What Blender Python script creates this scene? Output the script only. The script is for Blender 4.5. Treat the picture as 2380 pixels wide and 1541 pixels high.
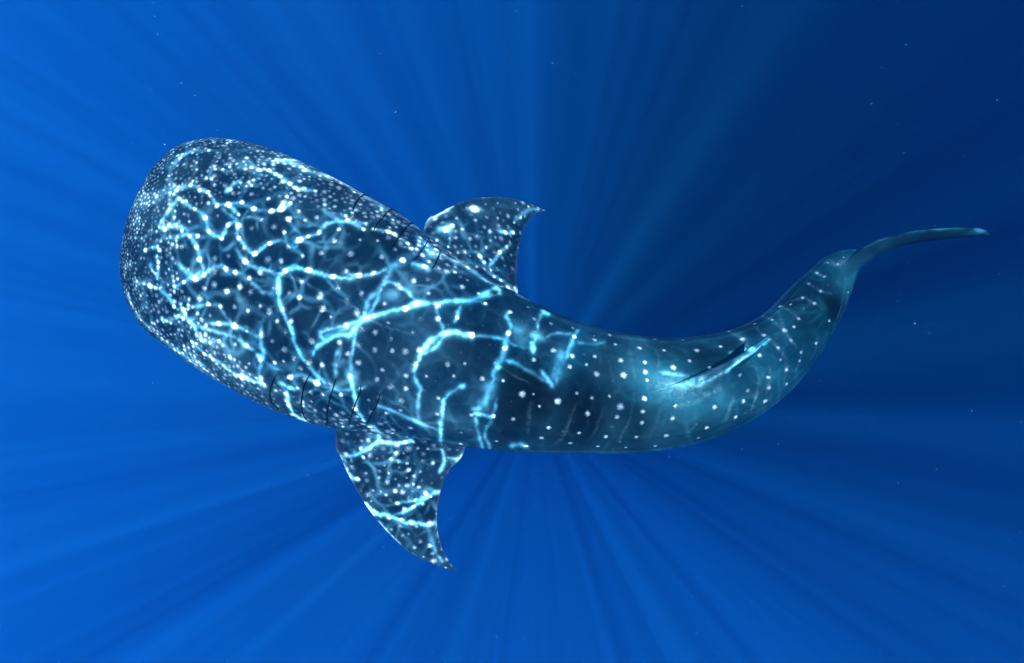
import bpy, math, random
import numpy as np
from mathutils import Vector, Matrix, kdtree

for o in list(bpy.data.objects):
    bpy.data.objects.remove(o)
scene = bpy.context.scene
COL = scene.collection
rng = np.random.default_rng(11)
random.seed(11)

# ------------------------------------------------------------------ camera, world, sun, exposure
D = 3.6                      # metres from the lens to the shark's axis
LENS = 20.0
W = D * 36.0 / LENS          # width of the view at the shark's axis
S = W / 2379.0               # metres per unit of the tracing grid (2379 x 1541)
TILT = math.radians(16.0)
a = Vector((-0.86, -0.5, 0)).normalized()
R = Matrix.Rotation(TILT, 4, a.cross(Vector((0, 0, 1))))
BASE = Matrix.Translation((0, 0, -5.0)) @ R     # shark frame -> world

cam_d = bpy.data.cameras.new('camera')
cam_d.lens = LENS
cam_d.sensor_width = 36
cam_d.clip_start = 0.05
cam_d.clip_end = 2000
cam = bpy.data.objects.new('camera', cam_d)
COL.objects.link(cam)
cam.matrix_world = BASE @ Matrix.Translation((0, 0, D))
scene.camera = cam

SUN_LOCAL = Vector((60 / 2560 * 1.8, -171 / 2560 * 1.8, -1)).normalized()   # way the light travels
SUN_DIR = (R.to_3x3() @ SUN_LOCAL).normalized()
sun_d = bpy.data.lights.new('sun', 'SUN')
sun_d.energy = 5.0
sun_d.angle = math.radians(0.14)
sun_d.color = (1.0, 0.97, 0.92)
sun = bpy.data.objects.new('sun', sun_d)
COL.objects.link(sun)
sun.matrix_world = Matrix.Translation((0, 0, 20)) @ SUN_DIR.to_track_quat('-Z', 'Y').to_matrix().to_4x4()

world = bpy.data.worlds.new('World')
scene.world = world
world.use_nodes = True
wn = world.node_tree
wn.nodes.clear()
sky = wn.nodes.new('ShaderNodeTexSky')
sky.sky_type = 'NISHITA'
sky.sun_disc = False
to_sun = -SUN_DIR
sky.sun_elevation = math.asin(to_sun.z)
sky.sun_rotation = math.atan2(to_sun.x, to_sun.y)
bg = wn.nodes.new('ShaderNodeBackground')
bg.inputs['Strength'].default_value = 0.07
wo = wn.nodes.new('ShaderNodeOutputWorld')
wn.links.new(sky.outputs[0], bg.inputs[0])
wn.links.new(bg.outputs[0], wo.inputs[0])

vs = scene.view_settings
vs.view_transform = 'Standard'
vs.look = 'None'
vs.exposure = 3.4
vs.gamma = 1.0
vs.use_curve_mapping = False
cy = scene.cycles
cy.volume_bounces = 0
cy.max_bounces = 4
cy.diffuse_bounces = 1
cy.glossy_bounces = 1
cy.transparent_max_bounces = 48
cy.use_denoising = True
try:
    cy.denoiser = 'OPENIMAGEDENOISE'
    cy.denoising_input_passes = 'RGB_ALBEDO_NORMAL'
except Exception:
    pass


# ------------------------------------------------------------------ helpers
def link_mesh(name, verts, faces, mat=None, parent=None, smooth=True):
    me = bpy.data.meshes.new(name)
    verts = np.asarray(verts, dtype=np.float32)
    me.vertices.add(len(verts))
    me.vertices.foreach_set('co', verts.ravel())
    if isinstance(faces, np.ndarray) and faces.ndim == 2:
        k = faces.shape[1]
        flat = faces.ravel().astype(np.int32)
        starts = np.arange(0, len(flat), k, dtype=np.int32)
    else:
        flat = np.array([v for f in faces for v in f], dtype=np.int32)
        lens = np.array([len(f) for f in faces], dtype=np.int32)
        starts = np.concatenate([[0], np.cumsum(lens)[:-1]]).astype(np.int32)
    me.loops.add(len(flat))
    me.loops.foreach_set('vertex_index', flat)
    me.polygons.add(len(starts))
    me.polygons.foreach_set('loop_start', starts)
    me.update(calc_edges=True)
    me.validate()
    if smooth:
        me.polygons.foreach_set('use_smooth', np.ones(len(me.polygons), dtype=bool))
    if mat:
        me.materials.append(mat)
    o = bpy.data.objects.new(name, me)
    COL.objects.link(o)
    if parent:
        o.parent = parent
    return o


def point_attr(o, name, arr):
    at = o.data.attributes.new(name, 'FLOAT', 'POINT')
    at.data.foreach_set('value', np.asarray(arr, dtype=np.float32))


def catmull(keys, t):
    """keys (n, ...) sampled at float parameters t in 0..n-1."""
    keys = np.asarray(keys, dtype=float)
    n = len(keys)
    t = np.clip(np.asarray(t, dtype=float), 0, n - 1)
    i = np.minimum(t.astype(int), n - 2)
    f = t - i
    ext = np.concatenate([[2 * keys[0] - keys[1]], keys, [2 * keys[-1] - keys[-2]]])
    p0, p1, p2, p3 = ext[i], ext[i + 1], ext[i + 2], ext[i + 3]
    f = f.reshape((-1,) + (1,) * (keys.ndim - 1))
    return 0.5 * (2 * p1 + (p2 - p0) * f + (2 * p0 - 5 * p1 + 4 * p2 - p3) * f ** 2 + (3 * p1 - p0 - 3 * p2 + p3) * f ** 3)


def P3(px, py, z):
    """point at height z of the shark frame seen at tracing-grid position px, py"""
    k = S * (D - z) / D
    return np.array([(px - 1189.5) * k, -(py - 770.5) * k, z])


def project(v):
    k = D / (D - v[:, 2]) / S
    return np.stack([1189.5 + v[:, 0] * k, 770.5 - v[:, 1] * k], axis=1)


def noise1(x, seed):
    """smooth 1-D value noise"""
    r = np.random.default_rng(seed).random(4096)
    i = np.floor(x).astype(int)
    f = x - i
    f = f * f * (3 - 2 * f)
    return r[i % 4096] * (1 - f) + r[(i + 1) % 4096] * f


class Mat:
    def __init__(self, name):
        self.m = bpy.data.materials.new(name)
        self.m.use_nodes = True
        self.t = self.m.node_tree
        self.t.nodes.clear()
        self.out = self.t.nodes.new('ShaderNodeOutputMaterial')

    def n(self, kind, **kw):
        nd = self.t.nodes.new(kind)
        for k, v in kw.items():
            if k in nd.bl_rna.properties:
                setattr(nd, k, v)
            else:
                nd.inputs[k.replace('_', ' ')].default_value = v
        return nd

    def l(self, a_, b_):
        self.t.links.new(a_, b_)

    def math(self, op, a_, b_=None, clamp=False):
        nd = self.t.nodes.new('ShaderNodeMath')
        nd.operation = op
        nd.use_clamp = clamp
        for k, v in enumerate((a_, b_)):
            if v is None:
                continue
            if isinstance(v, (int, float)):
                nd.inputs[k].default_value = v
            else:
                self.l(v, nd.inputs[k])
        return nd.outputs[0]

    def attr(self, name):
        nd = self.t.nodes.new('ShaderNodeAttribute')
        nd.attribute_name = name
        return nd.outputs['Fac']

    def ramp(self, fac, lo, hi, a_, b_):
        nd = self.t.nodes.new('ShaderNodeMapRange')
        nd.interpolation_type = 'SMOOTHSTEP'
        self.l(fac, nd.inputs[0])
        for k, v in zip((1, 2, 3, 4), (lo, hi, a_, b_)):
            nd.inputs[k].default_value = v
        return nd.outputs[0]

    def mix(self, fac, c0, c1):
        nd = self.t.nodes.new('ShaderNodeMix')
        nd.data_type = 'RGBA'
        if isinstance(fac, (int, float)):
            nd.inputs[0].default_value = fac
        else:
            self.l(fac, nd.inputs[0])
        for k, c in ((6, c0), (7, c1)):
            if isinstance(c, tuple):
                nd.inputs[k].default_value = (*c, 1)
            else:
                self.l(c, nd.inputs[k])
        return nd.outputs[2]


# ------------------------------------------------------------------ the water body
def water_material():
    m = Mat('sea_water')
    sc = m.n('ShaderNodeVolumeScatter')
    ab = m.n('ShaderNodeVolumeAbsorption')
    # scattering and absorption per metre, by colour
    s_rgb = (0.0002, 0.0055, 0.0150)
    a_rgb = (0.0450, 0.0240, 0.0025)
    ms = max(s_rgb)
    sc.inputs['Color'].default_value = (*[v / ms for v in s_rgb], 1)
    sc.inputs['Density'].default_value = ms
    sc.inputs['Anisotropy'].default_value = 0.15
    ma = max(a_rgb) * 1.0
    # absorption coefficient = density * (1 - colour)
    ab.inputs['Color'].default_value = (*[1 - v / ma for v in a_rgb], 1)
    ab.inputs['Density'].default_value = ma
    ad = m.n('ShaderNodeAddShader')
    m.l(sc.outputs[0], ad.inputs[0])
    m.l(ab.outputs[0], ad.inputs[1])
    m.l(ad.outputs[0], m.out.inputs['Volume'])
    return m.m


HX, ZB, ZT = 260.0, -260.0, -0.12
bv = [(x, y, z) for z in (ZB, ZT) for y in (-HX, HX) for x in (-HX, HX)]
bf = [(0, 2, 3, 1), (4, 5, 7, 6), (0, 1, 5, 4), (1, 3, 7, 5), (3, 2, 6, 7), (2, 0, 4, 6)]
sea = link_mesh('sea_water', bv, bf, water_material(), smooth=False)
sea['kind'] = 'structure'
sea['label'] = 'deep clear blue sea water with slanting shafts of sunlight'

# ------------------------------------------------------------------ the whale shark: body
# stations along the body: upper edge, lower edge (tracing grid), height above and below the axis, squareness
ST = [
    ((309, 530), (308, 532), 0.004, 0.004, 2.0),
    ((336, 452), (294, 602), 0.085, 0.10, 2.1),
    ((362, 409), (293, 646), 0.135, 0.16, 2.2),
    ((394, 368), (305, 697), 0.185, 0.21, 2.25),
    ((430, 342), (327, 739), 0.225, 0.25, 2.3),
    ((472, 329), (354, 773), 0.26, 0.29, 2.3),
    ((524, 326), (398, 807), 0.29, 0.33, 2.3),
    ((622, 345), (480, 864), 0.335, 0.39, 2.25),
    ((742, 396), (562, 912), 0.37, 0.44, 2.2),
    ((842, 450), (652, 955), 0.40, 0.46, 2.15),
    ((942, 507), (742, 986), 0.43, 0.47, 2.1),
    ((1022, 572), (842, 1001), 0.445, 0.48, 2.05),
    ((1112, 631), (952, 1012), 0.445, 0.48, 2.0),
    ((1202, 683), (1070, 1034), 0.44, 0.47, 2.0),
    ((1302, 732), (1200, 1045), 0.425, 0.45, 2.0),
    ((1402, 765), (1340, 1048), 0.40, 0.42, 2.0),
    ((1490, 781), (1470, 1047), 0.375, 0.39, 2.0),
    ((1580, 785), (1600, 1028), 0.345, 0.35, 2.0),
    ((1662, 775), (1712, 984), 0.305, 0.31, 2.0),
    ((1732, 755), (1803, 924), 0.26, 0.26, 2.0),
    ((1792, 718), (1866, 860), 0.22, 0.22, 2.0),
    ((1842, 666), (1915, 790), 0.18, 0.18, 2.0),
    ((1886, 626), (1952, 722), 0.145, 0.145, 2.0),
    ((1916, 599), (1976, 662), 0.115, 0.115, 2.0),
    ((1951, 583), (1988, 632), 0.095, 0.095, 2.0),
    ((1990, 582), (2008, 610), 0.07, 0.07, 2.0),
    ((2018, 583), (2022, 594), 0.02, 0.02, 2.0),
]
KEYS = np.array([[(u[0] - 1189.5) * S, -(u[1] - 770.5) * S, (l[0] - 1189.5) * S, -(l[1] - 770.5) * S, h, b, n] for u, l, h, b, n in ST])
NT = len(ST) - 1
M = 940
tt = np.linspace(0, NT, 8000)
kk = catmull(KEYS, tt)
mid = (kk[:, 0:2] + kk[:, 2:4]) / 2
hw = np.linalg.norm(kk[:, 0:2] - kk[:, 2:4], axis=1) / 2
step = np.linalg.norm(np.diff(mid, axis=0), axis=1) + 0.5 * np.abs(np.diff(hw)) + 0.3 * np.abs(np.diff(kk[:, 4]))
arc = np.concatenate([[0], np.cumsum(step)])
TR = np.interp(np.linspace(0, arc[-1], M), arc, tt)      # t of each ring
RK = catmull(KEYS, TR)
NTOP, NBOT = 350, 90
phi = np.concatenate([np.linspace(-12, 192, NTOP, endpoint=False), np.linspace(192, 348, NBOT, endpoint=False)]) * math.pi / 180
N = NTOP + NBOT


def ring_pos(rk, ph):
    U, L = rk[:, 0:2], rk[:, 2:4]
    c = (U + L) / 2
    h = (U - L) / 2
    e = 2.0 / rk[:, 6][:, None]
    cs, sn = np.cos(ph)[None, :], np.sin(ph)[None, :]
    X = np.sign(cs) * np.abs(cs) ** e
    Z = np.sign(sn) * np.abs(sn) ** e
    hz = np.where(Z > 0, rk[:, 4][:, None], rk[:, 5][:, None])
    # long low ridges down the back and the flanks, a crest down the middle
    amp = np.clip(rk[:, 4] / 0.3, 0, 1)[:, None]
    deg = np.degrees(ph)[None, :]
    bump = 0.007 * np.exp(-((deg - 90) / 2.2) ** 2)
    for d_, w_, h_ in ((52, 2.6, 0.004), (128, 2.6, 0.004), (22, 2.6, 0.010), (158, 2.6, 0.010)):
        bump = bump + h_ * np.exp(-((deg - d_) / w_) ** 2)
    tcol = np.arange(len(rk))[:, None] / len(rk)
    bump = bump * amp * np.clip((tcol - 0.12) / 0.15, 0, 1)
    hn = np.linalg.norm(h, axis=1)[:, None] + 1e-6
    X = X * (1 + bump / np.maximum(hn, 0.05))
    Z2 = Z * (hz + bump)
    return np.stack([c[:, 0:1] + h[:, 0:1] * X, c[:, 1:2] + h[:, 1:2] * X, Z2], axis=2)


BODY = ring_pos(RK, phi)                 # M x N x 3
BODY[:, :, 2] += 0.006 * (noise1(np.arange(M) * 0.02, 3)[:, None] - 0.5)
verts = [BODY.reshape(-1, 3)]
nv = M * N
keep = np.ones((M - 1, N), dtype=bool)
vt = [np.repeat(TR, N)]                  # t of each vertex
vphi = [np.tile(phi, M)]
vrim = [np.zeros(M * N)]
vfin = [np.zeros(M * N)]                 # 1 on fins
quads = []


def ring_at(t):
    return int(np.clip(np.searchsorted(TR, t), 1, M - 2))


def seg_at(deg):
    return int(np.argmin(np.abs(np.degrees(phi) - deg)))


def add_fin(t0, t1, d0, d1, keys, tip, dens=0.007, round_le=0.5, rim=0.0):
    """grow a fin out of the body: rings t0..t1, girth angles d0..d1 (degrees), keys = (lead, trail, thickness)"""
    global nv
    i0, i1 = ring_at(t0), ring_at(t1)
    j0, j1 = seg_at(d0), seg_at(d1)
    if j1 <= j0:
        j1 += N
    js = [j % N for j in range(j0, j1 + 1)]
    for i in range(i0, i1):
        for j in js[:-1]:
            keep[i, j] = False
    loop, cc, sd = [], [], []
    ni, nj = i1 - i0, len(js) - 1
    for i in range(i0, i1):
        loop.append((i, js[0])); cc.append((i - i0) / ni); sd.append(1.0)
    for q in range(nj):
        loop.append((i1, js[q])); cc.append(1.0); sd.append(1 - 2 * q / nj)
    for i in range(i1, i0, -1):
        loop.append((i, js[-1])); cc.append((i - i0) / ni); sd.append(-1.0)
    for q in range(nj, 0, -1):
        loop.append((i0, js[q])); cc.append(0.0); sd.append(1 - 2 * q / nj)
    cc, sd = np.array(cc), np.array(sd)
    idx0 = np.array([i * N + j for i, j in loop])
    flat = BODY.reshape(-1, 3)
    L0 = flat[idx0]
    n = len(loop)
    prof = np.maximum(1.9 * (cc + 0.004) ** round_le * (1 - cc) ** 0.9 * 0.95, 0.03)
    outward = L0.mean(axis=0)
    K = [L0]
    prev = L0.mean(axis=0)
    side_ref = L0[: ni].mean(axis=0) - L0[ni + nj: 2 * ni + nj].mean(axis=0)
    for lead, trail, th in keys:
        lead, trail = np.asarray(lead), np.asarray(trail)
        ch = trail - lead
        sp = (lead + trail) / 2 - prev
        prev = (lead + trail) / 2
        nrm = np.cross(ch, sp)
        nrm /= np.linalg.norm(nrm) + 1e-9
        if np.dot(nrm, side_ref) < 0:
            nrm = -nrm
        side_ref = nrm
        K.append(lead[None] + ch[None] * cc[:, None] + nrm[None] * (sd * prof * th / 2)[:, None])
    tip = np.asarray(tip)
    K.append(tip[None] + (K[-1] - K[-1].mean(axis=0)) * 0.04)
    K = np.array(K)
    span = sum(np.linalg.norm(K[q + 1].mean(axis=0) - K[q].mean(axis=0)) for q in range(len(K) - 1))
    ns = max(12, int(span / dens))
    lens = np.concatenate([[0], np.cumsum([np.linalg.norm(K[q + 1].mean(axis=0) - K[q].mean(axis=0)) for q in range(len(K) - 1)])])
    par = np.interp(np.linspace(0, lens[-1], ns + 1)[1:], lens, np.arange(len(K)))
    pts = catmull(K, par)                                  # ns x n x 3
    base = nv
    verts.append(pts.reshape(-1, 3))
    nv += ns * n
    vt.append(np.full(ns * n, (t0 + t1) / 2))
    vphi.append(np.full(ns * n, math.radians((d0 + d1) / 2)))
    vfin.append(np.repeat(np.linspace(0, 1, ns), n) * 0.9 + 0.1)
    fade = np.clip(np.linspace(0, 1, ns) / 0.2, 0, 1)[:, None]
    vrim.append((fade * rim * (np.exp(-cc / 0.015) + 0.7 * np.exp(-(1 - cc) / 0.02))[None]).ravel())
    ids = np.concatenate([idx0[None], base + np.arange(ns * n).reshape(ns, n)])
    A = ids[:-1]
    B = ids[1:]
    q = np.stack([A, np.roll(A, -1, axis=1), np.roll(B, -1, axis=1), B], axis=2).reshape(-1, 4)
    quads.append(q)
    # close the tip
    last = ids[-1]
    h = n // 2
    cap = [(last[k], last[k + 1], last[n - 2 - k], last[n - 1 - k]) for k in range(h - 1)]
    quads.append(np.array(cap))


Z = P3
# pectoral fin on the near (lower) side
add_fin(10.25, 13.05, 196, 232, [
    (Z(781, 1022, -.22), Z(1075, 1056, -.24), .16),
    (Z(797, 1073, -.25), Z(1046, 1090, -.27), .13),
    (Z(818, 1117, -.27), Z(1028, 1126, -.29), .105),
    (Z(853, 1177, -.29), Z(1016, 1177, -.31), .08),
    (Z(894, 1228, -.31), Z(1016, 1228, -.33), .06),
    (Z(944, 1276, -.33), Z(1027, 1274, -.34), .042),
    (Z(998, 1307, -.34), Z(1043, 1304, -.35), .028),
    (Z(1036, 1321, -.35), Z(1056, 1321, -.35), .015)], Z(1063, 1328, -.355), rim=0.3)
# pectoral fin on the far (upper) side, drooping
add_fin(10.45, 12.95, 308, 344, [
    (Z(990, 518, -.24), Z(1202, 682, -.28), .16),
    (Z(1018, 498, -.27), Z(1199, 655, -.31), .14),
    (Z(1054, 479, -.33), Z(1200, 620, -.38), .125),
    (Z(1094, 464, -.40), Z(1204, 580, -.46), .10),
    (Z(1142, 459, -.47), Z(1211, 548, -.53), .075),
    (Z(1188, 462, -.54), Z(1222, 520, -.59), .055),
    (Z(1228, 473, -.61), Z(1239, 500, -.64), .034),
    (Z(1250, 482, -.66), Z(1256, 492, -.67), .018)], Z(1268, 489, -.69), rim=0.3)
# first dorsal fin, leaning over
add_fin(15.9, 18.7, 82, 112, [
    (Z(1585, 890, .405), Z(1725, 858, .36), .10),
    (Z(1645, 866, .45), Z(1742, 834, .405), .055),
    (Z(1702, 838, .50), Z(1762, 812, .465), .040),
    (Z(1752, 806, .535), Z(1778, 790, .52), .028)], Z(1796, 775, .56), dens=0.006)
# second dorsal fin
add_fin(21.25, 22.0, 84, 96, [
    (Z(1897, 773, .172), Z(1930, 750, .168), .022),
    (Z(1912, 763, .182), Z(1936, 748, .18), .014)], Z(1942, 746, .195), dens=0.006)
# anal fin and pelvic fins, under the body
add_fin(20.6, 21.7, 262, 278, [
    (Z(1850, 790, -.26), Z(1900, 750, -.25), .035),
    (Z(1880, 772, -.33), Z(1915, 742, -.33), .02)], Z(1925, 735, -.38), dens=0.01)
add_fin(16.4, 17.6, 218, 240, [
    (Z(1500, 985, -.36), Z(1600, 975, -.34), .05),
    (Z(1530, 1000, -.42), Z(1610, 985, -.41), .03)], Z(1605, 995, -.48), dens=0.01)
add_fin(16.4, 17.6, 300, 322, [
    (Z(1500, 835, -.36), Z(1590, 830, -.34), .05),
    (Z(1525, 820, -.42), Z(1600, 822, -.41), .03)], Z(1600, 815, -.48), dens=0.01)


# tail fin: the upper lobe rises towards the lens, its blade lies behind its leading edge
def behind(px, py, z, chord):
    p = P3(px, py, z)
    d_ = p - np.array([0, 0, D])
    d_ /= np.linalg.norm(d_)
    return p + d_ * chord + np.array([0.0, -0.01, 0.0])


add_fin(22.9, 25.6, 70, 110, [
    (Z(2008, 592, .15), behind(2030, 583, .10, .16), .105),
    (Z(2052, 569, .26), behind(2056, 570, .26, .30), .090),
    (Z(2118, 551, .40), behind(2120, 554, .40, .28), .076),
    (Z(2200, 541, .54), behind(2202, 545, .54, .20), .064),
    (Z(2262, 538, .63), behind(2264, 542, .63, .12), .048),
    (Z(2288, 540, .67), behind(2289, 543, .67, .06), .03)], Z(2300, 547, .69), dens=0.006, round_le=0.3)
add_fin(23.0, 25.6, 250, 290, [
    (Z(1992, 614, -.16), Z(2015, 592, -.08), .06),
    (Z(1985, 618, -.28), Z(2012, 600, -.20), .05),
    (Z(1985, 620, -.38), Z(2003, 610, -.34), .03)], Z(1995, 616, -.46), dens=0.01)

ii, jj = np.nonzero(keep)
j2 = (jj + 1) % N
body_q = np.stack([ii * N + jj, (ii + 1) * N + jj, (ii + 1) * N + j2, ii * N + j2], axis=1)
quads.append(body_q)
QUADS = np.concatenate(quads)
V = np.concatenate(verts)
VT, VPHI, VFIN = np.concatenate(vt), np.concatenate(vphi), np.concatenate(vfin)
faces = QUADS
# end caps: collapse the first and last rings onto their centres
V[:N] = V[:N].mean(axis=0) + (V[:N] - V[:N].mean(axis=0)) * 0.02
V[(M - 1) * N: M * N] = V[(M - 1) * N: M * N].mean(axis=0)

# what the lens sees of the surface
PIX = project(V)
cell = np.floor(PIX / 4).astype(int)
key = np.clip(cell[:, 1], 0, 400) * 700 + np.clip(cell[:, 0], 0, 699)
zmax = np.full(400 * 700 + 1400, -9.0)
np.maximum.at(zmax, key, V[:, 2])
vis = np.nonzero(V[:, 2] > zmax[key] - 0.05)[0]
kd2 = kdtree.KDTree(len(vis))
for k, v in enumerate(vis):
    kd2.insert((PIX[v, 0], PIX[v, 1], 0.0), int(v))
kd2.balance()
kd3 = kdtree.KDTree(len(V))
for k, v in enumerate(V.tolist()):
    kd3.insert(v, k)
kd3.balance()

# crops the markings and the light web were traced in: x0, y0, source pixels per crop pixel
CR = {1: (280, 320, 640 / 2348), 2: (280, 700, 640 / 2348), 3: (860, 460, 640 / 2348),
      4: (760, 840, 640 / 1591), 5: (1300, 720, 640 / 2241), 6: (1800, 520, 740 / 1966)}
G = 2379.0 / 2560.0


def grid_xy(c, x, y):
    x0, y0, k = CR[c]
    return (x0 + x * k) * G, (y0 + y * k) * G


def on_skin(c, x, y):
    gx, gy = grid_xy(c, x, y)
    co, idx, dist = kd2.find((gx, gy, 0.0))
    return (idx, V[idx]) if dist < 9 else (None, None)


# ------------------------------------------------------------------ skin markings
SPOTS = {
    5: [(70,170,13),(460,350,14),(785,412,16),(835,495,18),(1050,528,18),(1180,452,18),(1258,548,18),(1425,457,14),(1548,545,20),(1340,695,22),(1755,512,18),(1945,450,22),(1830,380,14),(2140,412,18),(655,600,16),(880,633,20),(1095,655,16),(675,757,22),(910,763,22),(1098,735,18),(660,455,16),(120,633,18),(290,545,18),(20,930,22),(332,995,22),(625,965,18),(875,1040,24),(1090,970,18),(850,1130,20),(590,1103,20),(1078,1083,20),(1070,1180,16),(255,1228,20),(520,1272,16),(190,1315,18),(440,1360,16),(755,1305,18),(685,1390,16),(1020,1307,16),(930,1397,14),(1280,1297,18),(1185,1386,16),(1340,1140,20),(1358,1030,14),(1700,1040,22),(1632,1225,18),(1560,1313,14),(1888,1133,18),(1955,995,18),(1985,895,18),(1925,760,18),(2180,878,16),(2150,990,16),(2175,785,14),(1660,700,14),(1870,615,14),(2100,590,16),(580,670,14),(1480,640,14),(500,920,14),(780,950,14),(435,692,20),(455,597,20),(1110,810,12),(170,1040,12),(120,930,10)],
    6: [(150,870,13),(290,845,12),(430,815,14),(385,930,13),(470,880,13),(525,735,12),(625,635,11),(550,597,11),(670,552,10),(695,455,9),(780,375,9),(715,365,8),(645,432,9),(590,505,11),(405,655,12),(285,720,11),(345,745,10),(725,750,9),(640,900,11),(540,958,10),(530,1015,11),(440,1075,11),(320,1125,11),(325,1195,13),(440,1170,11),(180,1210,13),(155,1280,14),(300,1285,13),(105,1390,12),(60,820,11),(490,790,10),(395,655,11),(470,640,9),(230,770,9),(820,330,6),(850,560,6),(400,1010,9),(250,1060,9)],
    4: [(115,183,14),(335,165,15),(80,292,13),(635,328,16),(715,88,16),(890,180,14),(1105,265,14),(835,385,12),(600,462,13),(830,485,12),(660,572,14),(550,605,12),(1040,492,12),(1180,497,12),(1300,520,12),(1520,572,12),(1475,634,12),(980,603,12),(975,672,11),(1195,655,10),(1380,685,12),(1355,360,12),(1430,152,12),(1545,90,11),(215,40,14),(45,35,13),(550,90,14),(490,215,12),(1000,175,11),(1250,78,12),(405,400,11),(225,365,10),(115,365,10),(760,250,9),(930,250,9),(1240,280,9),
        (355,650,13),(370,755,12),(455,762,12),(540,762,13),(705,700,13),(800,790,15),(640,795,12),(590,815,11),(385,855,12),(470,880,12),(525,850,11),(570,965,14),(715,940,14),(430,960,11),(510,990,10),(640,880,11),(570,890,10),(775,1090,12),(700,1185,12),(740,1310,12),(680,1060,11),(745,1375,9),(620,1260,9),(880,1440,8),(770,705,11),(725,845,11),(635,620,11),(605,1140,11),(620,730,10),(690,1020,10),(500,810,9),(680,920,9),(790,1000,9),(650,1230,8),(700,1270,8)],
    3: [(70,645,24),(340,668,22),(645,888,20),(560,1145,26),(285,1362,26),(690,1515,24),(1180,1378,26),(1085,940,22),(1130,880,18),(140,835,28),(535,700,26),(950,745,26),(1690,1130,18),(1745,1240,18),(1900,1280,18),(2100,1320,16),(2110,1400,18),(585,548,20),(310,525,18),(150,515,18),(860,1235,24),(1300,1100,18),(1530,1180,20),(1510,1370,22),(2300,1430,20),(470,605,18),(1040,1230,16),(1230,1000,14),(780,1000,16),
        (1200,230,42),(940,420,30),(1205,335,24),(1290,395,22),(1410,312,20),(1030,320,20),(1160,505,22),(1480,445,24),(1555,445,22),(1520,530,20),(1430,625,22),(1045,630,20),(1300,580,20),(1250,660,26),(1285,720,24),(1155,655,16),(1000,380,24),(1090,415,20),(1575,175,14),(1690,205,14),(1640,245,16),(1700,290,14),(1620,310,16),(1560,355,18),(1390,490,18),(1350,790,18),(1500,880,20),(1440,880,18),(1570,950,16),(960,580,16),(1080,570,16),(1340,690,16),(1030,490,20),(1410,175,14),(1300,185,14),(1740,250,12),(850,520,20),(1220,760,16)],
    2: [(840,80,20),(940,45,26),(1178,70,24),(885,225,22),(1000,240,22),(1125,245,22),(1250,285,22),(1445,285,28),(1720,165,24),(1928,270,30),(1645,370,22),(860,410,22),(980,400,20),(1125,420,26),(1580,635,26),(1830,565,27),(2085,580,24),(1925,780,27),(1735,815,24),(1490,765,22),(2260,760,24),(1640,890,24),(1880,945,26),(1930,1050,16),(2095,1050,18),(1830,1115,16),(1700,990,18),(1260,765,18),(1030,690,18),(1120,730,16),(1130,595,18),(980,565,22),(855,500,20),(735,570,18),(715,175,22),(570,250,20),(570,115,20),(640,510,18),(545,500,16),(850,680,18),(1570,740,16),(900,330,16),(790,310,18),(660,270,18),(1360,240,16),(1510,380,16),(2010,330,16),(1470,560,18)],
    1: [(1280,915,25),(1490,910,28),(1060,895,20),(1160,1010,20),(1005,1025,20),(945,1190,20),(800,1215,20),(1220,1225,28),(1550,1220,26),(1310,1155,24),(1440,1060,22),(1720,1025,27),(1920,1145,22),(2195,1160,27),(1880,820,20),(1625,835,22),(1720,765,22),(1465,760,28),(1555,740,32),(1575,680,27),(1305,740,25),(1060,705,28),(1165,800,18),(710,985,20),(785,990,16),(885,950,22),(855,830,20),(770,1095,22),(1040,1300,26),(1130,1325,22),(940,1440,24),(840,1345,22),(765,1390,25),(1360,1330,26),(1260,1380,22),(1180,1460,22),(2035,1360,26),(1805,1300,27),(2270,1345,24),(1750,1170,20),(1160,540,16),(1040,525,22),(1300,480,18),(1490,540,18),(1435,655,20),(1280,610,20),(1195,680,18),(885,690,17),(885,590,17),(970,805,16),(965,715,18),(800,570,22),(615,645,18),(565,610,18),(1680,545,20),(1540,440,16),(1440,390,20),(1235,275,20),(1075,245,15),(1015,380,16),(1075,360,14),(1350,385,20),(1870,580,18),(2000,630,18),(1770,630,18),(1950,705,18),(2150,805,18),(2080,935,20),(2310,930,20),(710,860,16),(660,795,16),(580,760,14),(490,930,16),(590,900,15),(640,940,15),(450,1045,14),(440,1120,16),(300,1125,18),(345,1450,20),(660,1415,16),(700,1290,15),(570,1400,15),(1640,690,18),(1580,960,16),(1900,960,20),(1800,990,20),(1590,1310,18)],
}
spot = np.zeros(len(V))
MPP = W / 2560.0 * 0.9       # metres per source pixel on the back


def stamp(pos, r, amp, arr, soft=0.55):
    for co, idx, dist in kd3.find_range(pos, r * 2.0):
        v = amp * (0.35 * math.exp(-(dist / r / 1.15) ** 2) + 0.65 / (1.0 + math.exp((dist / r - 0.8) / (0.24 * soft / 0.55))))
        if v > arr[idx]:
            arr[idx] = v


big = []
for c, lst in SPOTS.items():
    for x, y, r in lst:
        idx, p = on_skin(c, x, y)
        if idx is None:
            continue
        rr = r * CR[c][2] * MPP * 1.0
        big.append((p, rr))
        rear_ = VT[idx] > 13
        stamp(p, rr * random.uniform(0.9, 1.2) * (1.08 if rear_ else 1.0), random.uniform(0.88 if rear_ else 0.7, 1.0), spot, 0.6 if rear_ else 0.75)

# small spots between the traced ones: closely packed on the head, sparser towards the gills and on the fins
kb = kdtree.KDTree(len(big))
for k, (p, r) in enumerate(big):
    kb.insert(p, k)
kb.balance()
occ = {}


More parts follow.
